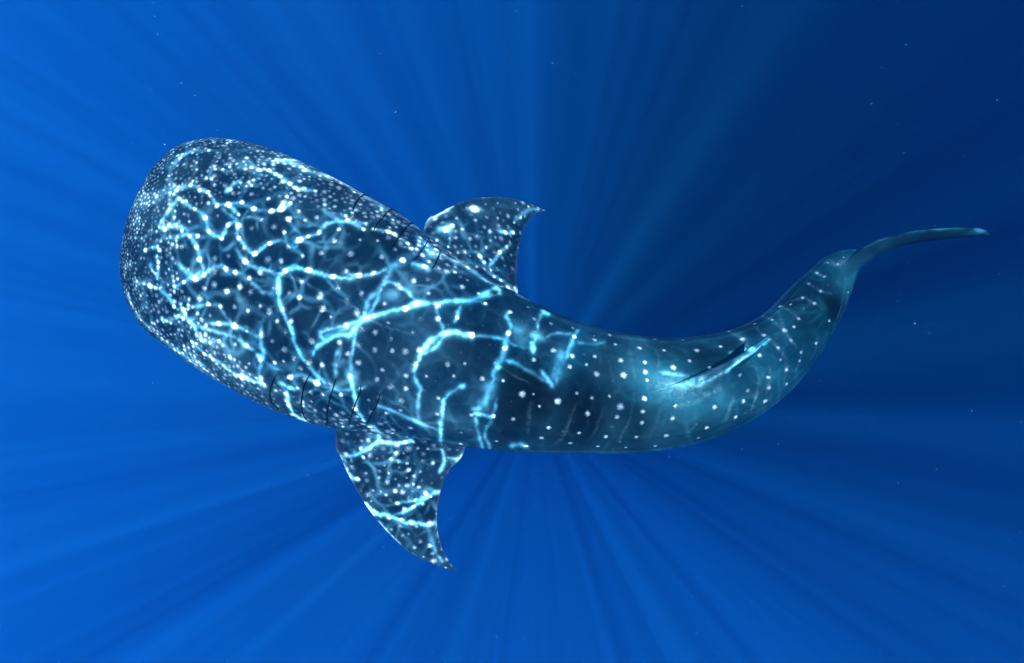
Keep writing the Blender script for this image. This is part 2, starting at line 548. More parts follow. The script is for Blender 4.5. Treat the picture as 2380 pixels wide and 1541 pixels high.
def spacing(t, fin, ph):
    side = abs(math.sin(ph))
    if fin > 0:
        return 0.052 if t < 14 else None
    if t < 11.8:
        s = np.interp(t, [0, 3, 5, 7, 9, 11.8], [0.0155, 0.017, 0.020, 0.024, 0.029, 0.037])
        lim = np.interp(t, [0, 5.5, 7, 8.5, 11.8], [1.1, 1.1, 0.9, 0.74, 0.6])
        if side > lim:
            return 0.085
        return s * (0.85 + 0.3 * side)
    return 0.085 if t < 24.5 else None


order = rng.permutation(len(V))[:220000]
CELL = 0.020
count = 0
for v in order:
    s = spacing(VT[v], VFIN[v], VPHI[v])
    if s is None or (VFIN[v] == 0 and math.sin(VPHI[v]) < -0.25):
        continue
    p = V[v]
    co, k, dist = kb.find(p)
    if dist < big[k][1] + s * 0.62:
        continue
    cx, cy_, cz = (int(math.floor(q / CELL)) for q in p)
    ok = True
    rad = int(math.ceil(s / CELL))
    for dx in range(-rad, rad + 1):
        for dy in range(-rad, rad + 1):
            for dz in range(-rad, rad + 1):
                for q in occ.get((cx + dx, cy_ + dy, cz + dz), ()):
                    if (q[0] - p[0]) ** 2 + (q[1] - p[1]) ** 2 + (q[2] - p[2]) ** 2 < s * s:
                        ok = False
                        break
                if not ok:
                    break
            if not ok:
                break
        if not ok:
            break
    if not ok:
        continue
    occ.setdefault((cx, cy_, cz), []).append(p)
    count += 1
    if VT[v] > 11.8 and VFIN[v] == 0:
        stamp(p, random.uniform(0.008, 0.013), random.uniform(0.08, 0.34), spot, 1.2)
    elif VT[v] < 4.5 and VFIN[v] == 0:
        stamp(p, min(s, 0.036) * random.uniform(0.30, 0.50), random.uniform(0.4, 1.0) ** 1.1, spot, 0.9)
    else:
        stamp(p, min(s, 0.036) * random.uniform(0.32, 0.54), random.uniform(0.25, 0.95) ** 1.3, spot, 1.1)

# pale lines and bands across the rear body, vein-like lines on the head
tone = np.zeros(len(V))
LINES = [
    (3, 16, .55, [(0,1060),(120,1140),(240,1240),(360,1300),(500,1345),(680,1390)]), (1, 15, .5, [(1350,1275),(1520,1330),(1700,1400),(2000,1530)]),
    (4, 10, .5, [(1230,195),(1310,250),(1400,290)]), (2, 15, .45, [(1800,40),(2000,130),(2200,230),(2330,310)]),
    (5, 150, .55, [(1230,870),(1400,880),(1550,850),(1700,760),(1850,680)]),
    (5, 60, .75, [(1500,850),(1650,800),(1800,720),(1950,620),(2080,530)]),
    (5, 46, .9, [(1380,1040),(1520,980),(1700,900),(1850,840)]),
    (5, 30, .6, [(1220,740),(1330,755),(1470,775)]),
    (5, 14, .34, [(950,470),(980,640),(1010,800)]),
    (5, 22, .24, [(1050,460),(1150,520),(1210,590),(1210,760),(1230,920),(1210,1150),(1150,1260),(1110,1360)]),
    (5, 22, .30, [(500,1000),(440,1140),(390,1280),(330,1350),(270,1390)]),
    (5, 18, .30, [(750,1020),(690,1170),(650,1270),(600,1340)]),
    (5, 18, .30, [(1000,930),(960,1150),(900,1270),(870,1350)]),
    (5, 16, .30, [(1530,1050),(1530,1200),(1490,1250),(1460,1310)]),
    (5, 16, .30, [(1880,860),(1830,1060),(1770,1180)]),
    (5, 24, .50, [(2040,660),(2090,780),(2060,960),(2010,1110)]),
    (5, 16, .26, [(780,640),(800,740),(820,830)]),
    (5, 30, .22, [(100,1000),(80,1120),(60,1300)]),
    (6, 14, .45, [(220,1040),(255,1140),(240,1260),(195,1370)]),
    (6, 18, .40, [(90,1190),(80,1290),(30,1410)]),
    (6, 26, .42, [(60,820),(150,870),(190,930)]),
    (6, 20, .42, [(230,790),(300,850),(360,900),(385,930),(440,1010),(430,1090)]),
    (6, 20, .45, [(390,690),(430,815),(470,880),(510,920)]),
    (6, 18, .40, [(290,720),(345,745),(400,800)]),
    (6, 18, .45, [(400,655),(480,690),(525,735)]),
    (6, 18, .50, [(480,620),(560,600),(625,635),(680,670)]),
    (6, 18, .55, [(560,490),(600,510),(670,552),(740,570)]),
    (6, 18, .55, [(610,420),(650,440),(700,455)]),
    (6, 40, .50, [(700,350),(780,370),(850,340)]),
    (6, 14, .40, [(330,1050),(330,1130),(310,1230)]),
    (6, 14, .40, [(450,1010),(445,1080),(420,1170)]),
    (6, 12, .40, [(560,900),(530,1010),(490,1110)]),
    (6, 14, .35, [(650,860),(640,930),(600,1010)]),
    (6, 10, .45, [(820,560),(800,680),(760,780)]),
]


def polyline(c, pts, stepm=3.0):
    g = [grid_xy(c, x, y) for x, y in pts]
    k = np.array(g)
    L = np.linalg.norm(np.diff(k, axis=0), axis=1).sum()
    n = max(3, int(L / stepm))
    return catmull(k, np.linspace(0, len(k) - 1, n))


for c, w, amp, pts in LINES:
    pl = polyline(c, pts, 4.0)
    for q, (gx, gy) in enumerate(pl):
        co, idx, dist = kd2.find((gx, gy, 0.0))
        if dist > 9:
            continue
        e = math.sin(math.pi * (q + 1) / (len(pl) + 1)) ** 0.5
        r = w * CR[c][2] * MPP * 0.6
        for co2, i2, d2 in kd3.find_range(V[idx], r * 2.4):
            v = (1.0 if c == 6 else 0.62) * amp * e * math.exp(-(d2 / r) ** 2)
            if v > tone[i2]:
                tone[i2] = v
pale = np.clip((-np.sin(VPHI) + np.where(VT < 12, 0.30, 0.14)) / 0.6, 0, 1) ** 1.2 * (VFIN == 0) + 0.4 * np.clip((0.9 - VT) / 0.8, 0, 1) + np.concatenate(vrim)
mottle_shade = np.zeros(len(V))  # dark skin mottling, plus the first dorsal fin's shadow painted in
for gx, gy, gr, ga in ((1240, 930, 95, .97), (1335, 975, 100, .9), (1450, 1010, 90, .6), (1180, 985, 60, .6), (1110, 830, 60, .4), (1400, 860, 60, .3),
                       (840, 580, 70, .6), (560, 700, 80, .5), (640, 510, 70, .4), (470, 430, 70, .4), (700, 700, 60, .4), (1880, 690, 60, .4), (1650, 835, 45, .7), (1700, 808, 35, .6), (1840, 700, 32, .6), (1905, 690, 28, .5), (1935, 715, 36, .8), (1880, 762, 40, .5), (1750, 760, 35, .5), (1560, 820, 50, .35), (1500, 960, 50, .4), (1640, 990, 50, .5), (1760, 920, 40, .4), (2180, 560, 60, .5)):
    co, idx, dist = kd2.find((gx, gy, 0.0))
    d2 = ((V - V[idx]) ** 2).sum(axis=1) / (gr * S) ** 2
    mottle_shade = np.maximum(mottle_shade, ga * np.exp(-d2 ** 1.4))
rear = np.clip((VT - 11.5) / 7, 0, 1) * np.where((VFIN > 0) & (VT > 23.5), 0.45, 1.0) * ((VFIN == 0) | (VT > 15))


def skin_material():
    m = Mat('shark_skin')
    co = m.n('ShaderNodeTexCoord')
    n1 = m.n('ShaderNodeTexNoise', Scale=3.2, Detail=5.0, Roughness=0.6)
    m.l(co.outputs['Object'], n1.inputs['Vector'])
    n2 = m.n('ShaderNodeTexNoise', Scale=38.0, Detail=4.0, Roughness=0.65)
    m.l(co.outputs['Object'], n2.inputs['Vector'])
    n3 = m.n('ShaderNodeTexNoise', Scale=95.0, Detail=2.0)
    m.l(co.outputs['Object'], n3.inputs['Vector'])
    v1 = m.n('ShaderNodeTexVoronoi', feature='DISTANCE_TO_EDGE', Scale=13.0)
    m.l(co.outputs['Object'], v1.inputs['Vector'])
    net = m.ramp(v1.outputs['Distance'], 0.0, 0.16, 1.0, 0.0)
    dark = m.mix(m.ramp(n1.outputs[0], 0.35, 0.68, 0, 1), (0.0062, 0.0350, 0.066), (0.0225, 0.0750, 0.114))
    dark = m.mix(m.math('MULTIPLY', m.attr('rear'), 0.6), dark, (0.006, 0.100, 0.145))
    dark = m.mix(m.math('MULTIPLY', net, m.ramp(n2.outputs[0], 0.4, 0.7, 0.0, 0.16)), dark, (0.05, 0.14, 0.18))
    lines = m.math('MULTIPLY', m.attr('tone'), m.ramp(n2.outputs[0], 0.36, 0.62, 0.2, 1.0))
    dark = m.mix(m.attr('mottle_shade'), dark, (0.0020, 0.0060, 0.0130))
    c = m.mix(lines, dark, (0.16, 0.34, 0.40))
    c = m.mix(m.attr('pale'), c, (0.36, 0.50, 0.54))
    grain = m.ramp(n3.outputs[0], 0.36, 0.60, 0.72, 1.0)
    rag = m.math('ADD', m.attr('spot'), m.math('MULTIPLY', m.math('SUBTRACT', n3.outputs[0], 0.62), 0.55))
    c = m.mix(m.math('MULTIPLY', m.ramp(rag, 0.05, 1.0, 0.0, 1.0), grain), c, (0.62, 0.82, 0.88))
    b = m.n('ShaderNodeBsdfPrincipled', Roughness=0.55)
    b.inputs['Specular IOR Level'].default_value = 0.0
    m.l(c, b.inputs['Base Color'])
    bump = m.n('ShaderNodeBump', Strength=0.35, Distance=0.006)
    m.l(n2.outputs[0], bump.inputs['Height'])
    m.l(bump.outputs[0], b.inputs['Normal'])
    m.l(b.outputs[0], m.out.inputs['Surface'])
    return m.m


shark = bpy.data.objects.new('whale_shark', None)
COL.objects.link(shark)
shark.matrix_world = BASE
shark['label'] = 'huge white-spotted dark blue whale shark swimming seen from above under rippling sunlight'
shark['category'] = 'whale shark'
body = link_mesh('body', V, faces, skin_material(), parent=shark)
point_attr(body, 'spot', spot)
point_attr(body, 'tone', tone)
point_attr(body, 'pale', pale)
point_attr(body, 'rear', rear)
point_attr(body, 'mottle_shade', mottle_shade)

# gill slits: five dark curved flaps on each side
gm = Mat('gill_slit')
gb = gm.n('ShaderNodeBsdfPrincipled', Roughness=0.7)
gb.inputs['Specular IOR Level'].default_value = 0.0
gn = gm.n('ShaderNodeTexNoise', Scale=40.0)
gm.l(gm.mix(gn.outputs[0], (0.002, 0.003, 0.005), (0.006, 0.008, 0.010)), gb.inputs['Base Color'])
gm.l(gb.outputs[0], gm.out.inputs['Surface'])
GILLS = [
    (3, [(240, 97), (195, 97), (150, 125), (105, 185), (75, 260)]),
    (3, [(505, 240), (440, 232), (375, 285), (305, 365), (268, 440)]),
    (3, [(655, 347), (610, 365), (545, 430), (490, 510), (450, 575)]),
    (3, [(785, 495), (745, 560), (710, 610), (670, 675), (630, 705)]),
    (3, [(888, 610), (870, 660), (845, 720), (822, 765), (800, 778)]),
    (2, [(1512, 862), (1470, 950), (1450, 1040), (1462, 1110), (1525, 1188)]),
    (2, [(1825, 855), (1772, 950), (1745, 1060), (1742, 1190), (1790, 1296)]),
    (2, [(2055, 905), (2030, 990), (1995, 1110), (1975, 1220), (1970, 1338)]),
    (2, [(2282, 965), (2280, 1010), (2240, 1120), (2200, 1230), (2172, 1335)]),
    (4, [(468, 362), (465, 395), (440, 450), (410, 510), (388, 548)]),
]
for c, pts in GILLS:
    pl = polyline(c, pts, 2.0)
    P, Nn = [], []
    for gx, gy in pl:
        hits = kd2.find_n((gx, gy, 0.0), 6)
        p = np.mean([V[h[1]] for h in hits], axis=0)
        t = VT[hits[0][1]]
        kk_ = catmull(KEYS, np.array([t]))[0]
        cen = np.array([(kk_[0] + kk_[2]) / 2, (kk_[1] + kk_[3]) / 2, 0.0])
        nrm = (p - cen) * np.array([0.7, 0.7, 1.6])
        P.append(p)
        Nn.append(nrm / np.linalg.norm(nrm))
    P, Nn = np.array(P), np.array(Nn)
    for _ in range(3):
        P[1:-1] = (P[:-2] + 2 * P[1:-1] + P[2:]) / 4
    T = np.gradient(P, axis=0)
    T /= np.linalg.norm(T, axis=1)[:, None]
    B = np.cross(T, Nn)
    B /= np.linalg.norm(B, axis=1)[:, None]
    u = np.linspace(0, 1, len(P))
    w = (0.0016 + 0.0040 * np.sin(np.pi * u) ** 0.7 * (0.75 + 0.5 * noise1(u * 5 + c * 7, 5)))
    vv, ff = [], []
    prof = [(-1, -0.6), (-0.7, 0.7), (0.0, 1.0), (0.8, 0.5), (1.1, -0.6)]
    for k in range(len(P)):
        for bx, nz in prof:
            vv.append(P[k] + B[k] * bx * w[k] + Nn[k] * nz * 0.006)
    for k in range(len(P) - 1):
        for q in range(len(prof) - 1):
            ff.append((k * 5 + q, k * 5 + q + 1, (k + 1) * 5 + q + 1, (k + 1) * 5 + q))
        ff.append((k * 5 + 4, k * 5, (k + 1) * 5, (k + 1) * 5 + 4))
    link_mesh('gill_slit', np.array(vv), ff, gm.m, parent=shark)

# ------------------------------------------------------------------ the rippled water surface overhead, with the light web painted into its transparency
WEB = [  # crop, width, strength, points
    (3, 200, .20, [(1590,1250),(1650,1480)]), (5, 140, .22, [(80,400),(220,430)]), (4, 130, .22, [(1190,250),(1130,430)]), (5, 160, .20, [(380,560),(320,780)]), (3, 160, .18, [(300,1020),(500,1000)]), (2, 160, .18, [(2050,480),(2250,400)]),
    (3, 120, .42, [(1160,225),(1240,235)]), (3, 130, .40, [(880,420),(980,390)]), (3, 60, .40, [(1420,430),(1500,450),(1570,450)]), (3, 50, .34, [(1530,540),(1420,640),(1330,760)]),
    (3, 60, .36, [(1220,620),(1270,690),(1300,740)]), (3, 50, .32, [(1330,800),(1450,880),(1570,960)]), (3, 40, .34, [(1560,350),(1620,300),(1700,240),(1780,240)]), (3, 70, .34, [(720,340),(850,290),(1000,220)]),
    (3, 70, 1.0, [(150,1240),(200,1228),(260,1200)]), (3, 50, .8, [(1060,1062),(1150,1062)]), (3, 60, .95, [(900,1375),(990,1350),(1050,1352)]),
    (1, 46, .7, [(1525,1360),(1535,1400)]), (2, 46, .95, [(1530,30),(1532,100)]), (1, 60, .8, [(1540,735),(1580,700)]), (2, 50, .8, [(705,385),(745,425)]),
    (2, 50, .8, [(1350,690),(1385,730)]), (2, 60, .95, [(2190,860),(2198,905)]), (4, 40, .95, [(430,672),(465,655)]), (4, 40, .9, [(490,1100),(540,1115)]),
    (4, 44, .8, [(740,1010),(780,985)]), (4, 36, .7, [(1203,175),(1210,195)]), (3, 40, .55, [(830,1085),(870,1085)]), (3, 50, .5, [(380,880),(420,885)]),
    (3, 44, .5, [(680,1075),(710,1085)]), (4, 30, .7, [(850,560),(858,600)]), (4, 34, .6, [(605,1135),(612,1150)]), (1, 60, .7, [(1600,292),(1670,298)]),
    (3, 30, .5, [(560,1145),(640,1110),(690,1090)]), (2, 30, .6, [(330,50),(365,75)]), (2, 30, .5, [(1355,920),(1385,950)]),
    (1, 44, .5, [(1690,1040),(1720,1020)]), (1, 30, .42, [(560,1010),(640,990),(700,985),(790,990)]), (1, 24, .42, [(440,930),(500,925),(590,890),(650,935)]),
    (1, 26, .42, [(700,980),(770,1090),(800,1200),(840,1330)]), (1, 26, .4, [(890,950),(1000,1010),(1060,900),(1140,860)]), (1, 24, .36, [(1160,1010),(1300,1150),(1440,1060),(1590,1020)]),
    (1, 26, .4, [(800,570),(880,600),(960,700),(1060,705),(1165,800)]), (1, 26, .38, [(1060,705),(1180,690),(1305,740),(1450,760)]), (1, 22, .34, [(610,640),(560,700),(500,780),(430,900)]),
    (1, 26, .36, [(1230,275),(1350,385),(1440,390),(1540,440),(1680,545),(1870,580)]), (2, 26, .4, [(560,100),(640,30),(760,-30),(840,-100)]), (2, 26, .36, [(580,360),(700,270),(860,230),(1000,240)]),
    (2, 24, .36, [(860,410),(980,400),(1120,420),(1290,490)]), (2, 24, .36, [(735,570),(850,680),(1000,770)]), (2, 24, .34, [(660,600),(700,720),(760,780)]),
    (3, 70, .55, [(0,1385),(60,1380),(120,1300),(185,1230),(300,1190),(440,1150),(560,1130),(690,1080),(850,1085),(1000,1060),(1130,1065),(1280,1020),(1350,970),(1420,940)]),
    (3, 60, .95, [(150,1260),(200,1220),(270,1195)]), (3, 50, .6, [(1020,1062),(1100,1062),(1180,1055)]),
    (3, 70, .32, [(190,1220),(215,1130),(240,1040),(330,960),(390,880),(450,760),(540,690)]),
    (3, 34, .35, [(230,1200),(300,1090),(350,950)]),
    (3, 34, .42, [(390,880),(480,900),(570,960),(640,1030),(690,1085)]),
    (3, 34, .32, [(850,1090),(880,1200),(930,1330)]), (3, 34, .34, [(1090,1090),(1060,1170),(1030,1260)]),
    (3, 60, .85, [(740,1530),(780,1450),(850,1390),(930,1360),(1010,1345),(1110,1370),(1190,1380)]),
    (3, 40, .5, [(740,1540),(830,1500),(900,1420),(950,1360)]), (3, 90, .25, [(760,1500),(830,1450),(900,1390)]),
    (3, 34, .36, [(1190,1380),(1340,1390),(1480,1420),(1600,1480),(1740,1500)]),
    (3, 30, .35, [(0,810),(140,830),(300,810),(400,770)]),
    (3, 52, .85, [(1735,1450),(1745,1545)]), (3, 30, .38, [(1760,1440),(1780,1330),(1790,1250),(1830,1170)]), (3, 70, .55, [(1830,1160),(1885,1190)]),
    (3, 46, .34, [(1490,1540),(1510,1380),(1540,1290),(1500,1200),(1530,1160)]),
    (3, 34, .36, [(2050,1540),(2110,1400),(2150,1340)]),
    (3, 34, .34, [(1200,1060),(1280,1080),(1320,1100)]), (3, 50, .34, [(1260,1050),(1340,1020),(1430,1000),(1410,930)]),
    (3, 60, .34, [(700,480),(780,560),(900,640),(1100,740),(1350,900),(1580,980),(1700,1060)]),
    (3, 160, .42, [(760,580),(840,640)]), (3, 80, .42, [(640,720),(700,735),(790,775)]),
    (3, 50, .25, [(270,410),(420,430),(540,500),(640,560)]), (3, 60, .30, [(0,290),(100,360),(200,410)]),
    (3, 60, .25, [(60,60),(180,110),(300,180),(420,260)]),
    (2, 46, .62, [(1700,-140),(1600,-100),(1530,-10),(1530,70),(1530,150),(1560,270),(1640,420),(1680,560),(1760,720),(1860,840),(1960,940)]),
    (2, 60, .6, [(1525,-10),(1530,110)]),
    (2, 50, .55, [(2340,310),(2250,430),(2180,490),(2060,500),(1960,560),(1880,620),(1850,690)]),
    (2, 44, .45, [(2340,340),(2170,400),(2000,450),(1920,490),(1980,560)]), (2, 90, .25, [(2250,380),(2100,450),(1950,520)]),
    (2, 40, .48, [(610,220),(680,360),(750,430),(800,530),(870,580),(960,555)]), (2, 44, .7, [(690,370),(750,430)]),
    (2, 34, .34, [(750,420),(880,460),(1030,500),(1150,540),(1230,610),(1300,640)]),
    (2, 32, .45, [(1370,430),(1360,540),(1390,660),(1370,740),(1350,900),(1400,980)]), (2, 40, .7, [(1330,680),(1380,730)]),
    (2, 22, .32, [(980,240),(1040,330),(1130,430),(1240,430),(1300,490),(1360,540)]),
    (2, 34, .62, [(1000,770),(1100,850),(1220,900),(1340,940),(1410,980)]),
    (2, 36, .32, [(1320,670),(1380,730),(1480,800),(1580,830)]),
    (2, 36, .62, [(1600,1020),(1620,1120),(1660,1210),(1720,1260),(1780,1290)]), (2, 36, .6, [(1540,940),(1620,980),(1680,1000)]),
    (2, 46, .7, [(2190,850),(2200,900),(2230,1040),(2250,1180),(2320,1280)]), (2, 54, .6, [(2190,860),(2200,910)]),
    (2, 26, .38, [(2200,860),(2200,700),(2230,560),(2240,450)]), (2, 28, .26, [(2060,880),(2050,760),(2080,640)]),
    (2, 36, .34, [(1590,900),(1740,870),(1870,930),(2000,980),(2200,1000),(2340,970)]),
    (2, 34, .5, [(200,30),(340,60),(440,100),(510,160),(560,230),(570,260)]), (2, 30, .5, [(450,370),(500,385),(580,360),(630,330)]),
    (2, 40, .28, [(1270,0),(1380,100),(1500,130)]), (2, 60, .22, [(1000,-60),(1150,-40),(1270,0)]),
    (2, 22, .25, [(110,60),(200,280),(330,440),(500,580),(750,760),(950,900)]), (2, 50, .35, [(690,620),(740,720),(850,800)]),
    (1, 24, .42, [(400,1180),(420,1290),(410,1390)]), (1, 20, .34, [(340,1260),(370,1330)]),
    (1, 26, .42, [(850,800),(870,920),(890,950),(950,1010)]), (1, 30, .36, [(1010,740),(1080,800),(1150,850),(1150,930),(1150,1010)]),
    (1, 30, .38, [(1130,1110),(1200,1200),(1270,1260),(1400,1300),(1520,1340)]), (1, 26, .28, [(1190,830),(1280,820),(1390,840)]),
    (1, 40, .55, [(1530,1450),(1530,1370),(1590,1310),(1700,1280),(1800,1300),(2030,1350),(2170,1370),(2280,1350)]),
    (1, 24, .5, [(1040,590),(1100,530),(1200,460)]), (1, 60, .32, [(600,640),(700,720),(800,770),(860,830)]),
    (1, 44, .5, [(1440,760),(1560,740),(1640,690)]), (1, 36, .36, [(1590,960),(1610,1050),(1690,1090),(1720,1030),(1800,990),(1900,960),(1970,880),(2110,850),(2250,870),(2340,860)]),
    (1, 90, .34, [(1360,310),(1500,300),(1640,310),(1850,400),(2100,490),(2300,610)]), (1, 60, .6, [(1590,290),(1690,300)]),
    (1, 30, .28, [(1940,740),(2060,830),(2150,850)]), (1, 30, .24, [(1600,820),(1700,940),(1800,1000)]),
    (1, 36, .36, [(600,1250),(680,1320),(780,1380),(840,1350),(900,1300),(1000,1260),(1100,1310),(1200,1340)]),
    (1, 40, .30, [(700,960),(640,920),(500,930),(440,940)]), (1, 30, .34, [(290,1130),(360,1110),(440,1140)]),
    (1, 40, .26, [(560,600),(680,540),(800,560)]), (1, 40, .30, [(560,340),(640,260),(800,190)]),
    (4, 28, .75, [(380,545),(450,570),(470,640),(440,670),(380,710),(310,740),(240,745)]),
    (4, 26, .7, [(470,650),(510,655),(590,660),(660,645),(690,625)]),
    (4, 30, .8, [(390,1040),(440,1090),(520,1110),(600,1140),(700,1155),(780,1165),(820,1150)]),
    (4, 30, .6, [(560,1110),(650,1075),(720,1030),(790,980),(850,960)]), (4, 22, .5, [(560,1040),(640,1025),(740,1010)]),
    (4, 26, .45, [(865,700),(875,770),(850,840)]), (4, 26, .4, [(250,750),(290,860),(340,890)]), (4, 26, .36, [(900,750),(960,755),(1000,740)]),
    (4, 18, .5, [(470,425),(600,475),(720,530),(860,585)]), (4, 24, .38, [(690,200),(700,260),(730,320),(715,400),(715,520)]),
    (4, 32, .6, [(745,80),(690,210)]), (4, 32, .52, [(850,660),(860,580),(870,440),(890,370),(960,320),(1000,300)]), (4, 34, .5, [(855,520),(855,640)]),
    (4, 56, .32, [(1260,0),(1240,100),(1200,190),(1160,320),(1120,420),(1060,450)]), (4, 26, .28, [(1210,370),(1180,490)]), (4, 26, .35, [(1260,0),(1240,100),(1200,190)]),
    (4, 32, .6, [(1060,470),(1120,480),(1180,500)]), (4, 20, .42, [(1070,500),(1090,600),(1115,690)]), (4, 26, .42, [(1170,520),(1130,600),(1160,690)]),
    (4, 32, .36, [(1230,150),(1300,155),(1400,210),(1500,270),(1560,310)]),
    (4, 26, .75, [(1480,205),(1555,315)]), (4, 60, .24, [(1580,210),(1545,300)]), (4, 40, .4, [(1290,680),(1350,670),(1400,690)]),
    (4, 40, .3, [(470,1150),(520,1220),(600,1300)]), (4, 40, .25, [(800,1240),(820,1330),(870,1400)]),
    (5, 50, .34, [(470,430),(420,580),(340,740),(310,860)]), (5, 110, .22, [(330,690),(300,800)]),
    (5, 20, .16, [(480,470),(650,490),(760,470)]), (5, 40, .26, [(240,420),(320,390),(460,400)]),
    (5, 60, .22, [(1240,740),(1350,760),(1470,775)]), (5, 30, .22, [(1500,880),(1650,815),(1850,690),(2000,580)]),
    (5, 90, .2, [(1300,860),(1450,850),(1600,800)]), (5, 36, .75, [(1990,540),(2050,555)]), (5, 16, .6, [(1800,740),(1900,660),(2050,560),(2180,450)]),
    (6, 14, .30, [(1690,135),(1750,145)]), (6, 22, .3, [(1200,170),(1400,130),(1600,130)]), (6, 22, .3, [(930,260),(1080,200)]),
]
sun_xy = np.array([SUN_DIR.x / SUN_DIR.z, SUN_DIR.y / SUN_DIR.z])
Mw = np.array(BASE)


def to_surface(p):
    """where the ray of sunlight that reaches shark-frame point p came through the surface (z = 0)"""
    w_ = Mw[:3, :3] @ p + Mw[:3, 3]
    return w_[:2] - sun_xy * w_[2]


corner = np.array([to_surface(P3(px, py, 0.0)) for px in (100, 2400) for py in (200, 1500)])
lo, hi = corner.min(axis=0) - 0.2, corner.max(axis=0) + 0.2
RES = 0.0065
gxn, gyn = int((hi[0] - lo[0]) / RES), int((hi[1] - lo[1]) / RES)
fx = lo[0] + np.arange(gxn) * RES
fy = lo[1] + np.arange(gyn) * RES
web = np.zeros((gyn, gxn))
for c, w, amp, pts in WEB:
    pl = polyline(c, pts, 2.0)
    sg0 = max(0.5 * w * CR[c][2] * MPP * 0.44, 0.0064)
    ph0 = rng.random() * 100
    side = 1.0 if rng.random() < 0.5 else -1.0
    xy = []
    for q, (gx, gy) in enumerate(pl):
        co, idx, dist = kd2.find((gx, gy, 0.0))
        xy.append(to_surface(V[idx]) if dist < 14 else None)
    for q in range(len(xy)):
        if xy[q] is None:
            continue
        s2 = xy[q]
        q0, q1 = max(0, q - 2), min(len(xy) - 1, q + 2)
        if xy[q0] is None or xy[q1] is None:
            continue
        tg = xy[q1] - xy[q0]
        tg /= np.linalg.norm(tg) + 1e-9
        nr_ = np.array([-tg[1], tg[0]]) * side
        uu = q / max(1, len(xy) - 1)
        al = uu * len(pts)
        w1, w2, w3 = (float(noise1(np.array([al * f_ + ph0 + o_]), 9)[0]) for f_, o_ in ((1.1, 0), (2.3, 40), (3.1, 70)))
        sg = sg0 * (0.5 + 1.2 * w1)
        s2 = s2 + nr_ * (w3 - 0.5) * sg0 * 1.1
        rad = int(7.0 * sg0 / RES) + 1
        ix, iy = (s2 - lo) / RES
        jx, jy = int(ix), int(iy)
        if not (rad < jx < gxn - rad - 1 and rad < jy < gyn - rad - 1):
            continue
        mod = (0.45 + 0.95 * w2 ** 1.2) * min(1, 0.6 + 4 * min(uu, 1 - uu))
        yy, xx = np.mgrid[jy - rad:jy + rad + 1, jx - rad:jx + rad + 1]
        dx_, dy_ = (xx - ix) * RES, (yy - iy) * RES
        d2 = dx_ * dx_ + dy_ * dy_
        dn = dx_ * nr_[0] + dy_ * nr_[1]
        dt = dx_ * tg[0] + dy_ * tg[1]
        soft = np.where(dn > 0, 2.2 * sg0, 1.1 * sg0)
        g = 6.0 * (amp * mod) ** 1.55 * (np.exp(-d2 / (sg * sg)) + 0.40 * np.exp(-np.sqrt((dn / soft) ** 2 + (dt / (1.2 * sg0)) ** 2)))
        g = g * np.clip(1.0 - d2 / (rad * RES) ** 2, 0, 1) ** 2
        sl = web[jy - rad:jy + rad + 1, jx - rad:jx + rad + 1]
        np.maximum(sl, g, out=sl)


def outer(a0, far):
    k = np.geomspace(0.03, far, 60)
    return k


ex = np.concatenate([(fx[0] - outer(0, 280))[::-1], fx, fx[-1] + outer(0, 280)])
ey = np.concatenate([(fy[0] - outer(0, 280))[::-1], fy, fy[-1] + outer(0, 280)])
GX, GY = np.meshgrid(ex, ey)
GZ = 0.02 * np.sin(GX * 1.7 + 0.6 * GY) + 0.015 * np.sin(1.1 * GY - 0.8 * GX + 1.0)
sv = np.stack([GX, GY, GZ], axis=2).reshape(-1, 3)
nx, ny = len(ex), len(ey)
qi, qj = np.mgrid[0:ny - 1, 0:nx - 1]
sq = np.stack([qi * nx + qj, qi * nx + qj + 1, (qi + 1) * nx + qj + 1, (qi + 1) * nx + qj], axis=2).reshape(-1, 4)
caus = np.zeros((ny, nx))
caus[60:60 + gyn, 60:60 + gxn] = web
# bright and dim light patches painted into the surface over the shark: position, radius (tracing grid), strength
LIGHT_PATCHES = [(1240, 930, 110, 0.2), (1420, 930, 190, 1.1), (1650, 930, 150, 0.3), (1460, 1000, 110, 0.3), (840, 575, 80, -0.7),
         (540, 700, 90, -0.5), (470, 430, 80, -0.2), (380, 560, 110, 0.6), (420, 730, 110, 0.5), (560, 830, 90, 0.5), (1090, 820, 60, -0.6), (700, 700, 70, -0.4), (620, 480, 80, -0.3), (400, 650, 70, -0.3),
         (1600, 900, 120, 0.9), (1850, 760, 130, 0.9), (1940, 640, 80, 0.9), (1540, 850, 90, 0.5), (1680, 840, 35, -0.9), (1700, 800, 90, 0.2),
         (700, 395, 70, 1.5), (850, 465, 70, 1.3), (990, 580, 50, 1.4), (600, 350, 50, 1.0), (700, 910, 60, 0.6), (520, 870, 70, 0.5), (960, 720, 80, 0.4), (1200, 780, 70, 0.3),
         (1080, 1000, 60, 0.4), (900, 1080, 70, -0.2), (2000, 600, 60, 0.5), (2150, 545, 60, 0.2), (430, 380, 50, 0.5), (350, 480, 60, 0.4)]
light_patch = np.zeros((ny, nx))
headm = np.zeros((ny, nx))
for gx, gy, gr, ga in LIGHT_PATCHES:
    co, idx, dist = kd2.find((gx, gy, 0.0))
    c2 = to_surface(V[idx])
    d2 = ((GX - c2[0]) ** 2 + (GY - c2[1]) ** 2) / (gr * S) ** 2
    light_patch += ga * np.exp(-d2)
